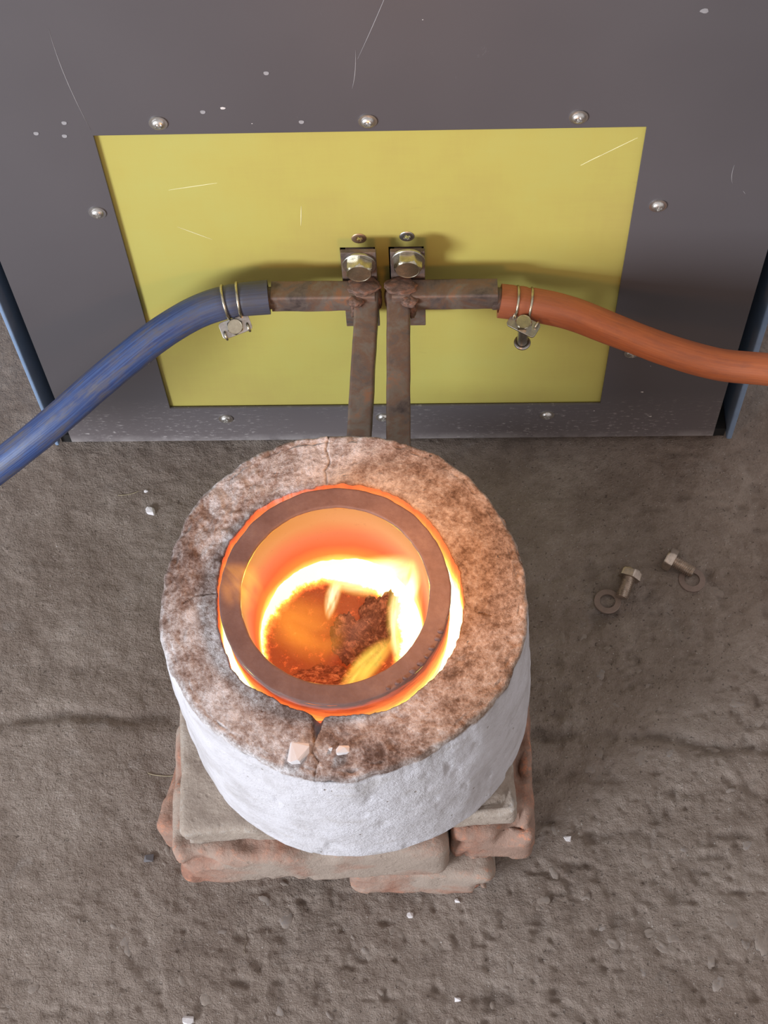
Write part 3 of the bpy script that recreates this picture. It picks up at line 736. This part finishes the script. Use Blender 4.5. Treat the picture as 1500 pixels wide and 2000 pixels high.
put(rough_box('clay_brick', M_BR, 0.207, 0.112, 0.063, 0.010, 0.0012, 5, chips=0.005), -0.0600, -0.2520, 0.054, 0.5, 'brick in the middle layer hidden behind the front brick')
put(rough_box('grey_slab', M_SLAB, 0.247, 0.215, 0.033, 0.0055, 0.0013, 6, chips=0.007), -0.0315, -0.3070, 0.118, 4.0, 'flat grey fire slab lying on the bricks under the white furnace', 'slab', None)

# ------------------------------------------------------------------ furnace body
def lut(tab, a):
    a %= 360; n = len(tab)
    for i in range(n):
        a0, r0 = tab[i]; a1, r1 = tab[(i + 1) % n]
        if i == n - 1: a1 += 360
        aa = a if a >= a0 or i < n - 1 else a + 360
        if a0 <= aa <= a1:
            t = (aa - a0) / (a1 - a0); t = t * t * (3 - 2 * t); return r0 + (r1 - r0) * t
    a0, r0 = tab[-1]; a1, r1 = tab[0]; t = (a + 360 - a0) / (a1 + 360 - a0); return r0 + (r1 - r0) * t
OUT = [(9.9, .1193), (18.1, .1193), (27.9, .1193), (41.0, .1201), (50.7, .1218), (60.6, .122), (73.0, .1209), (86.6, .1217), (99.8, .1228), (109.7, .1245), (120.2, .1245), (132.0, .124), (140.8, .1243), (148.2, .1238), (158.5, .1217), (169.4, .1207), (181.5, .121), (191.6, .1223), (200.3, .1218), (210.7, .12), (222.6, .1207), (232.3, .1202), (243.3, .1195), (253.6, .1209), (262.9, .1215), (271.9, .121), (281.3, .1185), (291.2, .117), (305.8, .1165), (317.8, .1178), (328.6, .1197), (337.8, .1197), (347.5, .1202), (357.7, .1188)]
HOLE = [(10.1, .077), (21.6, .0764), (35.6, .0772), (51.6, .0791), (67.0, .082), (81.0, .0832), (95.4, .0839), (104.9, .0846), (118.1, .0863), (133.2, .0885), (143.8, .0876), (155.4, .0875), (165.1, .0858), (182.4, .0837), (197.2, .0842), (204.8, .0844), (214.8, .0864), (222.9, .0852), (233.0, .0813), (244.1, .0807), (253.7, .0801), (257.6, .0815), (265.5, .0796), (274.8, .079), (286.5, .0804), (298.9, .0805), (308.1, .0788), (321.0, .0795), (332.7, .079), (343.4, .0779), (356.6, .0777)]
BOT = [(0, .1275), (30, .123), (90, .122), (150, .124), (180, .1235), (219, .1235), (234, .1235), (246, .1227), (266, .1221), (278, .1212), (289, .1216), (300, .1233), (314, .1248), (325, .126), (340, .1275)]
FC = Vector((-0.019, -0.320, 0.152)); TT = 0.0612
def seg_d(x, y, pts):
    b = 1e9
    for (x0, y0), (x1, y1) in zip(pts, pts[1:]):
        dx, dy = x1 - x0, y1 - y0; t = max(0, min(1, ((x - x0) * dx + (y - y0) * dy) / (dx * dx + dy * dy))); b = min(b, math.hypot(x - x0 - t * dx, y - y0 - t * dy))
    return b
# crack lines on the top, in coordinates relative to the furnace centre
CR = [[(-0.0150, -0.0800), (-0.0165, -0.0880), (-0.0182, -0.0990), (-0.0190, -0.103), (-0.0150, -0.109), (-0.0170, -0.118), (-0.0175, -0.124)],
      [(-0.0140, 0.084), (-0.0150, 0.094), (-0.0120, 0.101), (-0.0150, 0.111), (-0.0130, 0.123)], [(-0.083, 0.005), (-0.098, 0.003), (-0.106, -0.003)], [(0.079, -0.004), (0.086, -0.010), (0.095, -0.012)]]
NT = 840; rows = []; attr = []; rmat = []
prof = []   # (kind, param)
for k in range(34): prof.append(('side', k / 33))
for k in range(1, 7): prof.append(('edge', k / 6))
for k in range(1, 56): prof.append(('top', k / 55))
for k in range(1, 5): prof.append(('lip', k / 4))
for k in range(1, 22): prof.append(('hole', k / 21))
for k in range(1, 6): prof.append(('pit', k / 5))
ang = [360 * j / NT for j in range(NT)]
Ro = [lut(OUT, a) for a in ang]; Rh = [lut(HOLE, a) for a in ang]; Rb = [lut(BOT, a) for a in ang]
E_R = 0.0035
for kind, t in prof:
    row = []
    for j in range(NT):
        a = math.radians(ang[j]); ca, sa = math.cos(a), math.sin(a)
        ro = Ro[j] + 0.0011 * mn.fractal(Vector((ca * 9, sa * 9, 0)), 1, 2, 4) ; rh = Rh[j] + 0.0009 * mn.fractal(Vector((ca * 14, sa * 14, 5)), 1, 2, 4)
        crk = 0.0; H = 0.178
        if kind == 'side':
            ro = Ro[j] + (ro - Ro[j]) * t ** 6; r = Rb[j] + (ro - Rb[j]) * t; r += 0.0022 * math.sin(PI * t)
            z = t * (H - E_R); x, y = r * ca, r * sa
            z2 = z * (H + TT * y) / H if t > 0 else 0.0
            q = Vector((x, y, z)); d = 0.0009 * mn.fractal(q * 42, 1, 2, 5) + 0.0008 * mn.fractal(q * 12 + Vector((3, 1, 7)), 1, 2, 2)
            pitn = mn.noise(q * 95 + Vector((9, 2, 4))); d -= 0.0028 * max(0, pitn - 0.42) * 2
            if t < 0.06: d -= 0.004 * (0.06 - t) / 0.06
            x += ca * d; y += sa * d; row.append((x, y, z2)); attr.append(0); continue
        if kind == 'edge':
            q = t * PI / 2; r = ro - E_R * (1 - math.cos(q)); z = H - E_R + E_R * math.sin(q); b = 1
        elif kind == 'top':
            r = (ro - E_R) + (rh + 0.0012 - ro + E_R) * t; z = H
        elif kind == 'lip':
            q = t * PI / 2; r = rh + 0.0012 * (1 - math.sin(q)); z = H - 0.0016 * (1 - math.cos(q))
        elif kind == 'hole':
            r = rh + 0.001 * t; z = H - 0.0016 - 0.120 * t
        else:
            r = (rh + 0.001) * (1 - t) + 0.001; z = H - 0.1216
        x, y = r * ca, r * sa; q = Vector((x, y, 0))
        if kind in ('edge', 'top', 'lip'):
            d = 0.0013 * mn.fractal(q * 30 + Vector((1, 5, 2)), 1, 2, 5)
            left = max(0, min(1, (-x - 0.03) / 0.05)) * max(0, min(1, (y + 0.02) / 0.05)); d += 0.0016 * left * mn.fractal(q * 90, 1, 2, 3)
            pn = mn.noise(q * 80 + Vector((4, 4, 8))); d -= 0.0016 * max(0, pn - 0.4) * 2
            if kind == 'edge' or (kind == 'top' and t < 0.08):
                d -= 0.0016 * max(0, mn.fractal(q * 110, 1, 2, 3) + 0.1)
            for ci, c in enumerate(CR):
                dd = seg_d(x + 0.0006 * mn.noise(q * 300), y, c)
                if ci == 0 and r < 0.1005:
                    w = 0.0042 * max(0.10, (0.1005 - r) / 0.018); k = max(0, 1 - dd / w); d -= 0.011 * k * min(1, (0.1005 - r) / 0.012 + 0.2); crk = max(crk, k * 0.5)
                else:
                    w = 0.0008 if ci < 2 else 0.0005; k = max(0, 1 - dd / w); d -= 0.0014 * k; crk = max(crk, k * (0.9 if ci < 2 else 0.5))
            dd = math.hypot(x + 0.083, (y - 0.024)); 
            z += d
        row.append((x, y, z + TT * y)); attr.append(crk)
    rows.append(row); rmat.append(1 if kind in ('hole', 'pit') else 0)
mb = MB(); nr = len(rows)
vs = [p for r in rows for p in r]; fs = []; ms = []
for i in range(nr - 1):
    for j in range(NT):
        j2 = (j + 1) % NT; fs.append((i * NT + j, i * NT + j2, (i + 1) * NT + j2, (i + 1) * NT + j)); ms.append(rmat[i + 1])
fs.append(tuple(range(NT - 1, -1, -1))); ms.append(0)
me = bpy.data.meshes.new('furnace_body'); me.from_pydata(vs, [], fs); me.materials.append(M_PLA); me.materials.append(M_GAP)
me.polygons.foreach_set('material_index', ms); me.polygons.foreach_set('use_smooth', [True] * len(fs))
at_ = me.attributes.new('crack', 'FLOAT', 'POINT'); at_.data.foreach_set('value', attr); me.update()
fur = bpy.data.objects.new('induction_furnace', me); COL.objects.link(fur); fur.location = FC
tag(fur, 'round white plastered furnace block with a browned top and a glowing bore', 'furnace')

# ------------------------------------------------------------------ crucible (origin at the centre of its rim, leaning a little to the front)
cru = tag(empty('crucible', (-0.0249, -0.3222, 0.3425), (math.radians(5.0), 0, 0)), 'glowing graphite crucible with a thick brown rim standing in the furnace bore', 'crucible')
RO, RI, N = 0.0750, 0.0612, 220
def ring_rows(pr, amp, fr, seed):
    P = []
    for r, z in pr:
        row = []
        for j in range(N):
            a = 2 * PI * j / N; q = Vector((r * math.cos(a), r * math.sin(a), z)); d = amp * mn.fractal(q * fr + Vector((seed, 0, 0)), 1, 2, 4)
            row.append(((r + d) * math.cos(a), (r + d) * math.sin(a), z + d * 0.4))
        P.append(row)
    return P
pr = [(RO - 0.0012 * (1 - math.cos(k * PI / 8)) , -0.0012 * (1 - math.sin(k * PI / 8))) for k in range(0, 4)]
rim = [(RO - 0.0006, -0.0030)] + [(RO - 0.0012 + 0.0012 * math.cos(k * PI / 10), -0.0012 + 0.0012 * math.sin(k * PI / 10)) for k in range(1, 6)] + [(RO - 0.0012 - (RO - RI - 0.0024) * k / 12, 0.0) for k in range(1, 12)] + [(RI + 0.0012 - 0.0012 * math.sin(k * PI / 10), -0.0012 * (1 - math.cos(k * PI / 10))) for k in range(0, 6)] + [(RI, -0.0022)]
mb = MB(); mb.grid(ring_rows(rim, 0.0006, 70, 2), closed_v=True); mb.build('rim', M_CR, cru, angle=80)
outw = [(RO - 0.0006 - 0.0000 * k, -0.0029 - 0.105 * k / 30) for k in range(31)] + [(RO - 0.012, -0.1180), (0.03, -0.1185), (0.001, -0.1185)]
outw = [(r - (0.010 * max(0, (-z - 0.05) / 0.07) ** 1.5), z) for r, z in outw if r > 0.05] + [(0.03, -0.1185), (0.001, -0.1185)]
mb = MB(); mb.grid(ring_rows(outw, 0.0007, 60, 5), closed_v=True); mb.build('outer_wall', M_CO, cru, angle=80)
inw = [(RI - 0.0002 - 0.0055 * (k / 30) ** 1.3, -0.0021 - 0.092 * k / 30) for k in range(31)] + [(0.04, -0.107), (0.02, -0.109), (0.001, -0.109)]
mb = MB(); mb.grid(ring_rows(inw, 0.0004, 60, 9), closed_v=True); mb.build('inner_wall', M_CI, cru, angle=80)
# drips and crumbs on the front right of the rim
for k in range(9):
    a = math.radians(-62 + k * 5.2 + random.uniform(-1, 1)); o = bpy.data.objects.new('scale_crumb', rock_mesh('scale_crumb', M_CR, k, 2, 0.5)); COL.objects.link(o); o.parent = cru
    s = random.uniform(0.0009, 0.0019); o.scale = (s * 1.3, s, s * 0.9); o.location = ((RO - 0.002) * math.cos(a), (RO - 0.002) * math.sin(a), 0.0002)

# ------------------------------------------------------------------ charge
ZM = -0.084; MR = 0.0560
mb = MB(); P = []
for i in range(70):
    r = MR * (i + 0.3) / 69.3; row = []
    for j in range(200):
        a = 2 * PI * j / 200; q = Vector((r * math.cos(a), r * math.sin(a), 0)); u = r / MR
        h = 0.0026 * mn.fractal(q * 80, 1, 2, 5) + 0.004 * mn.fractal(q * 26 + Vector((4, 1, 0)), 1, 2, 3)
        h += 0.0065 * max(0, (u - 0.76) / 0.24) ** 2 + 0.0015 * max(0, mn.noise(q * 330)) * (u > 0.7)
        row.append((q.x, q.y, h))
    P.append(row)
mb.grid(P, closed_v=True)
melt = mb.build('molten_metal', M_MELT, angle=80); melt.location = cru.location + Matrix.Rotation(math.radians(5), 3, 'X') @ Vector((0, 0, ZM)); melt.rotation_euler = (math.radians(5), 0, 0)
tag(melt, 'glowing yellow-white ring of melting metal in the bottom of the crucible', 'molten metal')
mc = melt.location
for k, (dx, dy, dz, s, rz, sd, lb) in enumerate(((0.010, -0.006, 0.006, (0.0150, 0.0190, 0.0100), 0.6, 2, 'angular red-brown lump of slag in the middle of the melt'), (0.0235, 0.0090, 0.003, (0.0130, 0.0200, 0.0080), -0.5, 5, 'dark crusty lump of slag against the bright right side of the melt'), (-0.012, -0.033, 0.002, (0.020, 0.0100, 0.0060), 0.15, 8, 'crumbling orange slag crust at the front of the melt'))):
    me = rock_mesh('slag_lump', M_SLAG2 if sd == 8 else M_SLAG, sd, 5, 0.55)
    for v in me.vertices:
        kk = 1 + 0.16 * mn.fractal(v.co * 6, 1, 2, 3); v.co *= kk + 0.05 * mn.fractal(v.co * 18, 1, 2, 3)
    o = bpy.data.objects.new('slag_lump', me); COL.objects.link(o); o.location = mc + Vector((dx, dy, dz)); o.scale = s; o.rotation_euler = (0.2, 0.1, rz)
    tag(o, lb, 'slag', 'slag lumps floating in the crucible')

# ------------------------------------------------------------------ flames
def flame(name, p0, p1, w, d, bend, taper, roll, mat, label, cat='flame', group='flames licking out of the crucible'):
    p0, p1 = Vector(p0), Vector(p1); c = (p0 + p1) / 2; L = (p1 - p0).length / 2; X = (p1 - p0).normalized()
    up = Vector((0, 0, 1)) if abs(X.z) < 0.9 else Vector((0, 1, 0)); Yv = up.cross(X).normalized(); Zv = X.cross(Yv)
    M = Matrix((X, Yv, Zv)).transposed() @ Matrix.Rotation(roll, 3, 'X')
    mb = MB(); P = []
    for i in range(25):
        x = -1 + 2 * i / 24; x = max(-0.998, min(0.998, x)); r = math.sqrt(1 - x * x) * (1 - taper * x)
        P.append([(x, r * math.cos(a) + bend * x * x, r * math.sin(a)) for a in np.linspace(0, 2 * PI, 25)[:-1]])
    b = mb.grid(P, closed_v=True); mb.f.append(tuple(range(b, b + 24))); mb.m.append(0); e = b + 24 * 24; mb.f.append(tuple(e + k for k in range(24))[::-1]); mb.m.append(0)
    o = mb.build(name, mat); o.location = c; o.rotation_euler = M.to_euler(); o.scale = (L, w, d)
    tag(o, label, cat, group); return o
YE = (1.0, 0.60, 0.05); WH = (1.0, 0.97, 0.62); OR = (1.0, 0.30, 0.03); RD = (1.0, 0.22, 0.03); AM = (1.0, 0.42, 0.04)
cx_, cy_, cz_ = cru.location
flame('flame', (cx_ - 0.020, cy_ + 0.043, cz_ - 0.070), (cx_ + 0.052, cy_ + 0.024, cz_ - 0.020), 0.014, 0.017, 0.5, -0.25, 0.3, mat_flame('flame_back', 0.5, -0.25, YE, WH, 130, 1.3, sx=0.8, gap=0.30), 'broad white-yellow flame sweeping along the back wall of the crucible')
flame('flame', (cx_ + 0.046, cy_ + 0.034, cz_ - 0.016), (cx_ + 0.042, cy_ - 0.032, cz_ - 0.062), 0.013, 0.024, 0.35, 0.0, 0.0, mat_flame('flame_right', 0.35, 0.0, YE, WH, 130, 4.1, gap=0.34), 'white-hot flame running down the right wall of the crucible')
flame('flame', (cx_ + 0.036, cy_ - 0.004, cz_ - 0.058), (cx_ - 0.002, cy_ - 0.047, cz_ - 0.066), 0.010, 0.010, 0.2, 0.0, 0.0, mat_flame('flame_front', 0.2, 0.0, AM, (1.0, 0.80, 0.12), 125, 2.2, sx=0.7, gap=0.32, fy=1.3), 'yellow flame streaking across the front right of the melt')
flame('flame', (cx_ - 0.002, cy_ + 0.036, cz_ - 0.050), (cx_ - 0.010, cy_ + 0.010, cz_ - 0.064), 0.0060, 0.007, 0.2, 0.3, 0.0, mat_flame('flame_tongue', 0.2, 0.3, YE, WH, 170, 0.7, gap=0.30), 'short yellow tongue of flame at the back centre of the melt')
flame('flame', (cx_ + 0.006, cy_ - 0.004, cz_ - 0.068), (cx_ - 0.056, cy_ - 0.006, cz_ - 0.016), 0.030, 0.012, -0.2, 0.1, 0.0, mat_flame('flame_left', -0.2, 0.1, OR, AM, 42, 6.1, sx=0.8, gap=0.36, absorb=14, scol=(0.95, 0.6, 0.35), fy=1.2), 'thin orange flame and smoke rising over the left half of the melt')
flame('flame', (cx_ - 0.050, cy_ - 0.004, cz_ - 0.010), (cx_ - 0.072, cy_ + 0.016, cz_ + 0.016), 0.018, 0.007, 0.2, 0.3, 0.0, mat_flame('flame_rim_left', 0.2, 0.3, OR, AM, 105, 3.4, sx=0.8, gap=0.40), 'faint orange flame curling over the left rim of the crucible')
flame('flame', (cx_ + 0.035, cy_ + 0.062, cz_ - 0.004), (cx_ + 0.005, cy_ + 0.092, cz_ + 0.012), 0.010, 0.005, 0.3, 0.3, 0.0, mat_flame('flame_rim_back', 0.3, 0.3, RD, OR, 26, 5.4, sx=0.9, gap=0.42), 'faint orange wisp drifting over the back of the furnace top')
flame('smoke', (cx_ + 0.030, cy_ + 0.022, cz_ - 0.058), (cx_ - 0.014, cy_ - 0.026, cz_ - 0.050), 0.018, 0.009, 0.3, 0.0, 0.0, mat_flame('smoke_wisp', 0.3, 0.0, (1.0, 0.36, 0.20), (1.0, 0.42, 0.26), 14, 9.4, sx=1.2, gap=0.40, absorb=12, scol=(0.75, 0.6, 0.5)), 'thin brownish smoke drifting over the dark lumps in the crucible', 'smoke', None)

# ------------------------------------------------------------------ loose things
def chip(x, y, z, s, seed, label, mat=M_CHIP, group='white plaster chips', name='plaster_chip', rz=0, cat='chip'):
    import bmesh
    rs = random.Random(seed); bm = bmesh.new()
    for _ in range(22): bm.verts.new((rs.uniform(-1, 1), rs.uniform(-1, 1), rs.uniform(-1, 1)))
    bmesh.ops.convex_hull(bm, input=bm.verts); me = bpy.data.meshes.new(name); 
    for v in list(bm.verts):
        if not v.link_faces: bm.verts.remove(v)
    zm = min(v.co.z for v in bm.verts)
    for v in bm.verts: v.co.z -= zm
    bm.to_mesh(me); bm.free(); me.materials.append(mat)
    o = bpy.data.objects.new(name, me); COL.objects.link(o); o.location = (x, y, z); o.scale = s; o.rotation_euler = (0, 0, rz)
    return tag(o, label, cat, group)
chip(-0.0462, -0.4248, 0.3238, (0.0070, 0.0072, 0.0032), 21, 'larger white plaster chip on the front of the furnace top beside the notch')
chip(-0.0185, -0.4223, 0.3240, (0.0050, 0.0042, 0.0030), 33, 'smaller pinkish-white plaster chip on the furnace top right of the notch')
chip(-0.0262, -0.4218, 0.3240, (0.0013, 0.0013, 0.0013), 5, 'tiny white crumb between the two chips on the furnace top')
for x, y, s, sd, lb in ((-0.2209, -0.0707, 0.0056, 1, 'pale stone chip on the floor left of the furnace below the cabinet'), (-0.2275, -0.049, 0.0022, 2, 'tiny pale chip on the floor just above the larger stone chip at left'),
                        (0.1468, -0.3807, 0.0034, 3, 'white chip on the floor just right of the brick stack'), (0.0186, -0.4426, 0.0034, 6, 'white chip on the floor in front of the brick stack'),
                        (0.0555, -0.508, 0.0030, 7, 'cream chip on the floor at the bottom of the photo'), (-0.155, -0.524, 0.0050, 8, 'whitish flake on the floor at the bottom left'),
                        (0.056, -0.4305, 0.0026, 9, 'bluish white chip against the foot of the front brick'), (-0.1965, -0.3958, 0.0045, 10, 'dark small stone left of the bottom brick')):
    c = chip(x, y, fz(x, y) - 0.0004, (s, s * 0.75, s * 0.4), sd, lb, group='small chips scattered on the floor', name='floor_chip')
    if 'dark' in lb: c.data.materials[0] = mat_simple('dark_stone', (0.12, 0.11, 0.115), 0.8)
# grit
mb = MB()
for k in range(520):
    x = random.uniform(-0.34, 0.34); y = random.uniform(-0.54, 0.0)
    while -0.20 < x < 0.12 and -0.44 < y < -0.18: x = random.uniform(-0.34, 0.34)
    s = random.uniform(0.0002, 0.0007); z = fz(x, y)
    q = [(x + s * random.uniform(-1, 1), y + s * random.uniform(-1, 1), z) for _ in range(3)] + [(x, y, z + s * 1.2)]
    mb.add(q, [(0, 1, 3), (1, 2, 3), (2, 0, 3)])
g = mb.build('grit', mat_simple('pale_grit', (0.42, 0.38, 0.35), 0.9), smooth=False); tag(g, 'fine pale grit scattered over the concrete floor', 'grit', kind='stuff')
# straw threads
for k, (x, y, a, L, lb) in enumerate(((-0.192, -0.3250, -0.1, 0.021, 'thin pale straw on the floor left of the grey slab'), (-0.1135, -0.466, 1.7, 0.016, 'thin pale straw on the floor below the front brick'), (-0.244, -0.052, 0.3, 0.018, 'thin pale straw on the floor below the blue hose'))):
    mb = MB(); P = []
    for i in range(12):
        t = i / 11 - 0.5; px, py = x + L * t * math.cos(a) + 0.001 * math.sin(t * 5), y + L * t * math.sin(a) + 0.0012 * t * t * 4
        P.append([(px, py + 0.0003 * math.cos(b), fz(px, py) + 0.0005 + 0.0003 * math.sin(b)) for b in np.linspace(0, 2 * PI, 7)[:-1]])
    mb.grid(P, closed_v=True); tag(mb.build('straw', mat_simple('straw', (0.45, 0.38, 0.25), 0.8)), lb, 'straw', 'straws on the floor')

def loose_bolt(x, y, head_dir, L, label, rot, tiltz):
    t = tag(empty('hex_bolt'), label, 'bolt', 'loose hex bolts on the floor')
    # built with its axis on +z, head up; then laid down so the head points along head_dir
    mb = MB(); hex_head(mb, 0.0185, 0.0078, rot); mb.build('bolt_head', M_DULL, t, angle=25)
    thread_mb(0.0058, L, 0.00175).build('threaded_shank', M_DULL, t, angle=60)
    d = Vector((math.cos(head_dir), math.sin(head_dir), tiltz)).normalized()
    t.rotation_euler = d.to_track_quat('Z', 'X').to_euler(); t.location = (x, y, fz(x, y) + 0.0097); return t
loose_bolt(0.2120, -0.1475, 1.18, 0.0190, 'loose steel hex bolt on the floor nearer the furnace, its tip against a washer', 0.30, 0.16)
loose_bolt(0.2530, -0.1305, 2.62, 0.0200, 'loose steel hex bolt on the floor lying over a washer, farther from the furnace', 0.15, 0.12)
for x, y, lb in ((0.1928, -0.1658, 'dull flat washer on the floor touching the tip of the nearer bolt'), (0.2690, -0.1450, 'dull flat washer on the floor under the farther bolt')):
    o = washer_mb(0.0119, 0.0068, 0.0022).build('washer', M_WASH); o.location = (x, y, fz(x, y) + 0.0006); tag(o, lb, 'washer', 'loose washers on the floor')
